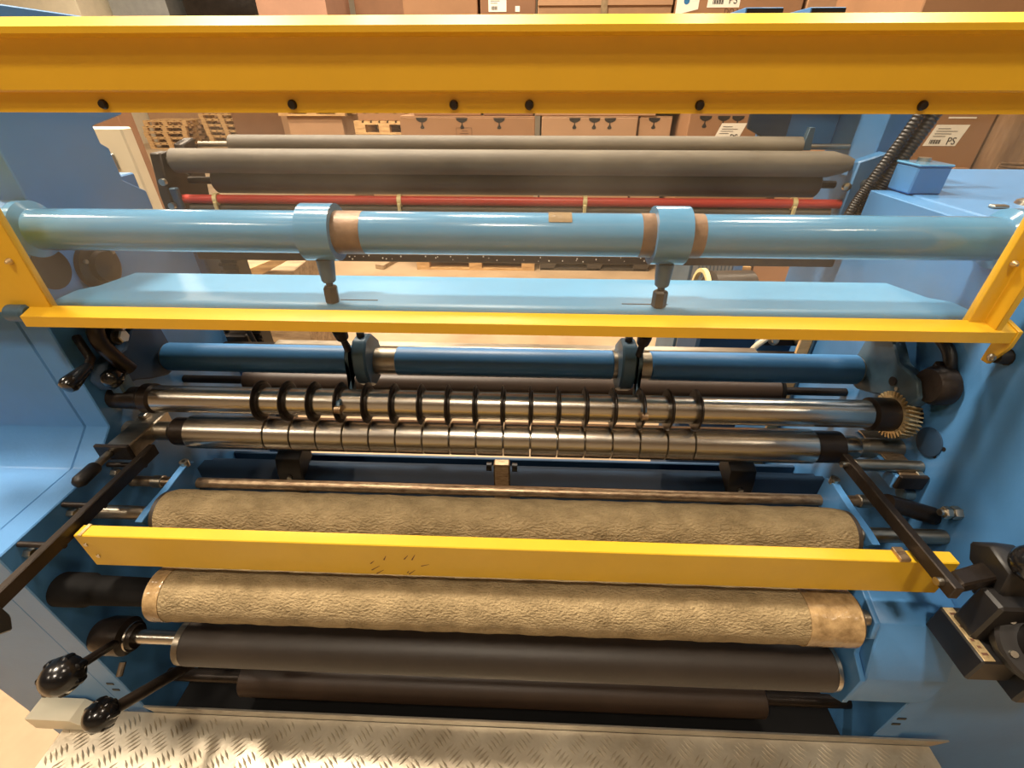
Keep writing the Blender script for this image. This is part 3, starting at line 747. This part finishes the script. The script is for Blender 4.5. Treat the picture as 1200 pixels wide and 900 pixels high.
for x, z in ((.735, 1.398), (.775, 1.405)): 
    obj('bolt', lathe([(0, .009), (.008, .009), (.010, .005)], (x, 1.17, z), (0, -1, 0), 14), 'zinc', br)
obj('square_clamp', box(.762, .788, 1.15, 1.17, 1.332, 1.352, .002), 'zinc', br); obj('clamp_screw', cyl((.775, 1.16, 1.352), (.775, 1.16, 1.395), .007, 12), 'zinc', br)
obj('small_bracket', prism('y', [(.668, 1.46), (.672, 1.51), (.685, 1.51), (.69, 1.46)], 1.285, 1.30, .001), 'blue_grey', t)
t = thing('junction_box', 'small blue junction box on right cabinet top beside the hoses', 'box', (.85, 1.15, 1.402))
obj('body', box(.80, .868, 1.06, 1.13, 1.402, 1.455, .003), 'blue', t)
obj('lid', box(.798, .870, 1.058, 1.132, 1.455, 1.460, .002), 'blue_pipe', t)
obj('gland', cyl((.84, 1.11, 1.46), (.84, 1.11, 1.467), .012, 16), 'zinc', t)
for k, (dx, r, lb) in enumerate(((0, .014, 'ribbed black hose running down the rear tower, outer one'), (-.030, .011, 'ribbed black hose running down the rear tower, inner one'))):
    pts = bez([(.885+dx, 1.165, 1.645), (.868+dx, 1.157, 1.59), (.835+dx, 1.15, 1.50), (.800+dx, 1.14, 1.42), (.782+dx, 1.142, 1.36), (.77+dx, 1.142, 1.28)], 26)
    obj('ribbed_hose', tube(pts, [r*(1 if i % 2 else .88) for i in range(len(pts))], 12), 'black', None, lb, 'hose', 'hoses on the rear tower')
# things seen through the gap on the right
t = thing('wrapped_motor', 'dark motor under clear wrap seen behind right end of blue tray', 'motor', (.72, 1.5, 0))
obj('body', lathe([(0, .05), (.02, .075), (.16, .075), (.18, .05)], (.62, 1.55, .98), (1, .1, 0), 28), 'black_oil', t)
obj('base', box(.60, .85, 1.45, 1.65, 0, .92, .01), 'blue_dark', t)
obj('ring', _ring(.60, .615, 1.55, .98, .085, .072, 28, None), 'tie', t)
t = thing('valve_panel', 'dark valve panel with two round fittings behind the blue roller', 'valve', (.72, 1.2, .8))
obj('plate', prism('y', [(.66, .98), (.70, 1.10), (.78, 1.10), (.79, .98)], 1.16, 1.18, .003), 'black_oil', t)
for x, z in ((.687, 1.0), (.757, 1.0)):
    f = obj('fitting', lathe([(0, .014), (.008, .014), (.010, .009), (.016, .008)], (x, 1.16, z), (0, -1, .3), 18), 'zinc', t)
obj('white_hose', tube(bez([(.675, 1.15, 1.06), (.66, 1.14, 1.02), (.63, 1.14, .98), (.62, 1.15, .90)], 8), .008, 10), 'cream', t)
obj('bracket', box(.66, .758, 1.18, 1.20, .80, 1.0, .003), 'blue_deep', t)
t = thing('tan_post', 'tan upright strip behind right end of the dark blue roller', 'post', (.81, 1.10, 0))
obj('strip', box(.722, .752, 1.095, 1.105, .0, 1.12, .001), 'wood', t)
obj('seal', box(.752, .756, 1.09, 1.11, .0, 1.12), 'blue_grey', t)
t = thing('stop_badge', 'round red badge with white rim behind the knife shaft', 'badge', (.595, 1.0, .93))
obj('rim', cyl((.598, 1.05, .915), (.598, 1.045, .922), .030, 32), 'paper', t); obj('face', cyl((.598, 1.045, .922), (.598, 1.044, .9235), .025, 32), 'red', t)
obj('mount', box(.57, .62, 1.05, 1.07, .86, .95, .003), 'black', t)

# ================================================================== GOODS BEHIND THE MACHINE
def pallet(x0, y0, z0, label, wx=1.2, wy=1.0, m='wood', group='pallets behind the machine'):
    t = thing('pallet', label, 'pallet', (x0+wx/2, y0+wy/2, z0), group)
    for k in range(3):
        yy = y0+(wy-.09)*k/2
        for (a, l) in ((0, .13), (wx/2-.065, .13), (wx-.13, .13)): obj('block', box(x0+a, x0+a+l, yy, yy+.09, z0+.02, z0+.105), m, t)
        obj('bottom_board', box(x0, x0+wx, yy, yy+.09, z0, z0+.02), m, t)
        obj('stringer_board', box(x0, x0+wx, yy, yy+.09, z0+.105, z0+.122), m, t)
    nb = 7
    for k in range(nb):
        xx = x0+(wx-.12)*k/(nb-1)
        obj('deck_board', box(xx, xx+.12, y0, y0+wy, z0+.122, z0+.142), m, t)
    return t
def carton(x0, x1, y0, y1, z0, z1, label, m='card', group='cartons stacked behind the machine', tape=True):
    t = thing('carton', label, 'carton', ((x0+x1)/2, (y0+y1)/2, z0), group)
    obj('body', box(x0, x1, y0, y1, z0, z1, .006), m, t)
    if tape:
        xm = (x0+x1)/2
        obj('top_flap', box(x0+.002, xm-.003, y0+.002, y1-.002, z1, z1+.006), m, t)
        obj('top_flap', box(xm+.003, x1-.002, y0+.002, y1-.002, z1, z1+.006), m, t)
    return t
def mark(t, x, y, z, s=.1):
    """the black umbrella style handling mark"""
    bm = new()
    prism('y', [(x-.46*s, z+.42*s), (x-.5*s, z+.62*s), (x+.5*s, z+.62*s), (x+.46*s, z+.42*s), (x+.18*s, z+.26*s), (x-.18*s, z+.26*s)], y-.0012, y-.0004, 0, bm)
    box(x-.05*s, x+.05*s, y-.0012, y-.0004, z, z+.3*s, 0, bm)
    prism('y', [(x-.06*s, z+.08*s), (x-.2*s, z-.14*s), (x-.1*s, z-.24*s), (x+.1*s, z-.24*s), (x+.2*s, z-.14*s), (x+.06*s, z+.08*s)], y-.0012, y-.0004, 0, bm)
    obj('handling_mark', bm, 'ink', t, 'black printed mark')
def sticker(t, x0, x1, y, z0, z1, txt=None, skew=0., size=.06, lines=4):
    s = obj('shipping_label', prism('y', [(x0, z0), (x0+skew, z1), (x1+skew, z1), (x1, z0)], y-.0014, y-.0004), 'paper', t, 'white printed label')
    bm = new(); W = x1-x0; H = z1-z0
    for k in range(9): box(x0+W*.16+k*W*.038, x0+W*.16+k*W*.038+W*.02*(1+(k % 2)*.5), y-.002, y-.0015, z0+H*.10, z0+H*.30, 0, bm)
    for k in range(lines): 
        o_ = skew*(.42+.13*k)
        box(x0+W*.12+o_, x0+W*(.5+.13*((k*7) % 3))+o_, y-.002, y-.0015, z0+H*(.44+.12*k), z0+H*(.47+.12*k), 0, bm)
    obj('print', bm, 'ink', s)
    if txt: obj('lettering', text_bm(txt, size, (x0+W*.78+skew*.2, y-.002, z0+H*.22)), 'ink', s)

YB0 = 4.55
pallet(-1.14, YB0-.03, 0, 'pale wooden pallet under the wide carton, left of dark plastic pallet')
cB = carton(-1.15, .03, YB0, YB0+1.0, .142, 1.352, 'wide brown carton on wooden pallet behind the grey rollers')
for x in (-.955, -.605, -.28): mark(cB, x, YB0, 1.285, .10)
bm = new()
for a in ((-.66, -.52, 1.268, 1.272), (-.66, -.52, 1.205, 1.209), (-.66, -.656, 1.205, 1.272), (-.524, -.52, 1.205, 1.272), (-.63, -.55, 1.225, 1.23), (-.61, -.56, 1.245, 1.25)):
    box(a[0], a[1], YB0-.0012, YB0-.0004, a[2], a[3], 0, bm)
obj('printed_box', bm, 'ink_brown', cB)
# dark plastic pallet
t = thing('plastic_pallet', 'dark grey plastic pallet right of the pale wooden pallet', 'pallet', (.65, 5.0, 0))
obj('deck', box(.12, 1.22, YB0, YB0+1.0, .11, .14, .006), 'plastic_dark', t)
for a in (.12, .59, 1.06):
    obj('foot', prism('y', [(a, 0), (a, .11), (a+.16, .11), (a+.16, .06), (a+.13, 0)], YB0, YB0+1.0, .004), 'plastic_dark', t)
obj('runner', box(.12, 1.22, YB0, YB0+.10, 0, .02), 'plastic_dark', t)
cC = carton(.09, .92, YB0+.03, YB0+1.0, .14, 1.352, 'brown carton with three dark marks on dark plastic pallet', 'card_pale')
for x in (.375, .545, .68): mark(cC, x, YB0+.03, 1.285, .10)
cD = carton(.94, 1.22, YB0+.06, YB0+1.0, .14, 1.352, 'narrow brown carton right of the three marked carton', 'card_pale')
mark(cD, 1.065, YB0+.06, 1.285, .10)
pallet(1.27, 4.3, 0, 'wooden pallet at right holding the labelled carton', .84)
cE = carton(1.28, 2.08, 4.33, 5.3, .142, 1.40, 'brown carton with white label beside the rear blue tower', 'card')
for x in (1.41, 1.555, 1.67): mark(cE, x, 4.33, 1.315, .10)
sticker(cE, 1.50, 1.70, 4.33, 1.19, 1.325, 'PS', .05, .07)
carton(2.12, 2.9, 4.6, 5.5, 0, 1.40, 'brown carton standing behind the rear blue tower', 'card_dark')
# second tier, seen above the yellow beam
tier = [(-1.03, -.44, 'card', 'brown upper carton in middle of the row above the yellow beam'),
        (-.42, .015, 'card_dark', 'upper carton with small white label above the yellow beam'),
        (.03, 1.07, 'card_pale', 'wide pale upper carton with lid edge above the yellow beam'),
        (1.09, 2.06, 'card', 'upper carton lettered in dark brown above the yellow beam'),
        (2.09, 3.05, 'card_pale', 'pale upper carton right of the lettered carton'),
        (3.08, 4.0, 'card', 'brown upper carton at far right above the yellow beam')]
TC = []
for x0, x1, m_, lb in tier:
    TC.append(carton(x0, x1, YB0+.05, YB0+.95, 1.36 if x1 < 1.1 else 1.41, 2.55, lb, m_, 'upper cartons behind the machine', False))
carton(3.08, 4.0, YB0+.05, YB0+.95, 0, 1.40, 'brown carton under the far right upper carton', 'card')
sticker(TC[1], -.355, -.215, YB0+.05, 2.065, 2.18, None, 0, .05)
obj('small_label', box(-.145, -.11, YB0+.0485, YB0+.0497, 2.065, 2.10), 'paper', TC[1])
obj('lid_edge', box(.03, 1.07, YB0+.038, YB0+.0495, 2.10, 2.16, .002), 'card_pale', TC[2])
obj('tape_strip', box(.52, .57, YB0+.036, YB0+.0379, 2.0, 2.5), 'tape_brown', TC[2])
s = obj('white_sheet', prism('y', [(1.10, 2.04), (1.10, 2.3), (1.27, 2.3), (1.27, 2.075)], YB0+.048, YB0+.0496), 'paper', TC[3], 'white paper sheet')
obj('blue_dot', cyl((1.175, YB0+.048, 2.125), (1.175, YB0+.0474, 2.125), .022, 20), 'ink_blue', s)
sticker(TC[3], 1.335, 1.58, YB0+.05, 2.085, 2.28, 'PS', 0, .07)
obj('lettering', text_bm('DO NOT CRUSH', .05, (1.66, YB0+.049, 2.06)), 'ink_brown', TC[3], 'dark brown print')
obj('white_slip', box(2.72, 2.95, YB0+.048, YB0+.0495, 2.03, 2.05), 'paper', TC[4])
# right side stack
t = carton(1.93, 2.555, 3.05, 3.9, 0, 1.16, 'lower brown carton in stack right of the hoses', 'card_dark', 'cartons at right behind the cabinet')
cR = carton(1.93, 2.555, 3.0, 3.85, 1.172, 2.3, 'brown carton with PS label standing right of the hoses', 'card', 'cartons at right behind the cabinet', False)
for k in range(5):
    a = 1.94+k*.125
    obj('bottom_flap', prism('y', [(a, 1.170), (a+.015, 1.190), (a+.085, 1.190), (a+.105, 1.170)], 2.985, 2.9995), 'card_pale', cR)
sticker(cR, 2.225, 2.405, 3.0, 1.30, 1.405, 'PS', .03, .052)
obj('white_slip', box(2.30, 2.45, 2.9985, 2.9996, 1.435, 1.443), 'paper', cR)
t = thing('wrapped_load', 'brown load in shiny clear stretch wrap at right edge', 'load', (3.0, 3.3, 0))
obj('load', box(2.57, 3.7, 2.9, 3.9, .14, 2.35, .05, None, 2), 'wrap_clear', t)
obj('skid', box(2.6, 3.7, 2.95, 3.85, 0, .14, .01), 'wood', t)
for k in range(4): obj('wrap_fold', tube(bez([(2.60+.003*k, 2.895, 1.19+.012*k), (2.75, 2.89, 1.165+.02*k), (2.95, 2.885, 1.20+.01*k), (3.2, 2.89, 1.17+.015*k)], 8), .008, 8), 'wrap_clear', t)
# left group further back
carton(-2.05, -1.52, 6.3, 7.1, 0, 1.07, 'lower carton left of the wide carton, topped by a pallet', 'card')
pallet(-2.13, 6.22, 1.076, 'wooden pallet lying between two tiers of cartons at left', .72, .9, 'wood', 'pallets between tiers')
cA = carton(-2.08, -1.5, 6.25, 7.1, 1.218, 2.0, 'carton with three dark marks on a pallet left of the wide carton', 'card')
for x in (-1.99, -1.845, -1.63): mark(cA, x, 6.25, 1.33, .15)
carton(-2.46, -1.62, 8.0, 8.8, 0, 3.0, 'tall brown stack section rising above the beam left of middle', 'card_dark', 'upper cartons behind the machine', False)
carton(-3.35, -2.50, 7.0, 7.9, 1.373, 3.1, 'pinkish tall carton rising above the beam at left', 'card_pink', 'upper cartons behind the machine', False)
carton(-3.3, -2.55, 7.0, 7.9, 0, 1.22, 'pale carton under the pinkish tall carton', 'card_pale')
pallet(-3.38, 6.95, 1.23, 'wooden pallet under the pinkish tall carton', .9, .95, 'wood', 'pallets between tiers')
# far left: pallet stacks and goods along the back wall
def far_pallet(x, y, z, lb): return pallet(x, y, z, lb, 1.25, 1.0, 'wood', 'empty pallets stacked far back')
base = {}
for sx, sy, n_, nm in ((-11.0, 14.4, 5, 'nearest stack'), (-9.55, 14.9, 6, 'middle stack'), (-8.05, 15.4, 7, 'rear stack')):
    first = None
    for k in range(n_):
        lb = 'empty wooden pallet far back, %s of the %s' % (['bottom one', 'second from the floor', 'third from the floor', 'fourth from the floor', 'fifth from the floor', 'sixth from the floor', 'seventh from the floor'][k], nm)
        if first is None: first = far_pallet(sx, sy, 0, lb)
        else: copy_tree(first, (random.uniform(-.06, .06), 0, .143*k), None, label=lb)
carton(-14.2, -12.1, 15.2, 16.4, 0, 4.4, 'tall cream cabinet far back at upper left', 'cream', None, False)
COL.objects[-1].parent['category'] = 'cabinet'; COL.objects[-1].parent.name = 'storage_cabinet'
carton(-12.05, -10.3, 16.2, 17.2, 0, 2.95, 'pale grey carton stack far back at upper left', 'card_pale', 'goods along the back wall', False)
carton(-12.0, -10.35, 16.25, 17.2, 2.97, 4.4, 'pale grey upper carton far back at upper left', 'grey_paint', 'goods along the back wall', False)
t = thing('wrapped_load', 'black wrapped load far back above the empty pallets', 'load', (-8.8, 16.6, 0))
obj('load', box(-10.0, -7.5, 16.4, 17.6, 2.9, 4.6, .12, None, 2), 'wrap_black', t); obj('crate', box(-10.1, -7.4, 16.4, 17.6, 0, 2.9, .02), 'card_pale', t)
carton(-7.3, -5.9, 12.6, 13.8, 0, 1.3, 'dark brown carton far back right of the empty pallets', 'card_dark', 'goods along the back wall')
carton(-5.6, -4.2, 11.6, 12.8, 0, 1.5, 'pale torn carton far back behind the rollers', 'card_pale', 'goods along the back wall')
carton(-3.9, -2.6, 11.6, 12.8, 0, 2.6, 'brown carton far back in the gap between stacks', 'card', 'goods along the back wall')
# cream cabinet and box beside the left tower
t = thing('cream_cabinet', 'cream painted cabinet edge behind the left tower', 'cabinet', (-1.85, 2.2, 0))
obj('body', box(-2.1, -1.62, 2.0, 2.06, 0, 1.452, .006), 'cream', t)
obj('hinge', box(-1.72, -1.69, 1.992, 2.0, 1.30, 1.36, .003), 'zinc', t)
cS = carton(-4.32, -4.03, 5.0, 5.2, 0, 1.55, 'small brown carton with white label behind the cream cabinet', 'card_dark')
obj('label', box(-4.22, -4.12, 4.998, 4.9995, 1.36, 1.45), 'paper', cS)
# plank on the floor
bm = box(-.35, .35, -.05, .05, 0, .045, .004)
bmesh.ops.rotate(bm, verts=bm.verts, cent=(0, 0, 0), matrix=Matrix.Rotation(math.radians(72), 3, 'Z')); bmesh.ops.translate(bm, verts=bm.verts, vec=(-1.42, 4.85, 0))
obj('plank', bm, 'wood_grey', None, 'short wooden plank lying on the floor left of the pallet', 'plank')
t = thing('wood_offcut', 'pale bent wooden offcut beside the left rear stand', 'wood', (-1.55, 2.4, 0))
obj('board', prism('y', [(-1.62, .80), (-1.45, .80), (-1.18, .90), (-1.17, .875), (-1.57, .68)], 2.2, 2.22, .001), 'wood', t)
obj('crate', box(-1.66, -1.2, 2.22, 2.6, 0, .80, .004), 'wood_grey', t)
# grey cabinet behind
t = thing('control_cabinet', 'grey ribbed metal cabinet behind the right part of the tray', 'cabinet', (.95, 2.3, 0))
obj('body', box(.80, .99, 2.2, 2.5, 0, 1.05, .004), 'grey_paint', t)
obj('side_strip', box(.995, 1.04, 2.2, 2.5, 0, 1.05, .003), 'blue', t)
for k in range(9):
    obj('rib', prism('y', [(.83+.018*k, .80), (.834+.018*k, .80), (.794+.018*k+.03, .92), (.79+.018*k+.03, .92)], 2.196, 2.2005), 'blue_grey', t)
obj('edge', box(.785, .80, 2.2, 2.5, 0, 1.05, .002), 'blue_grey', t)
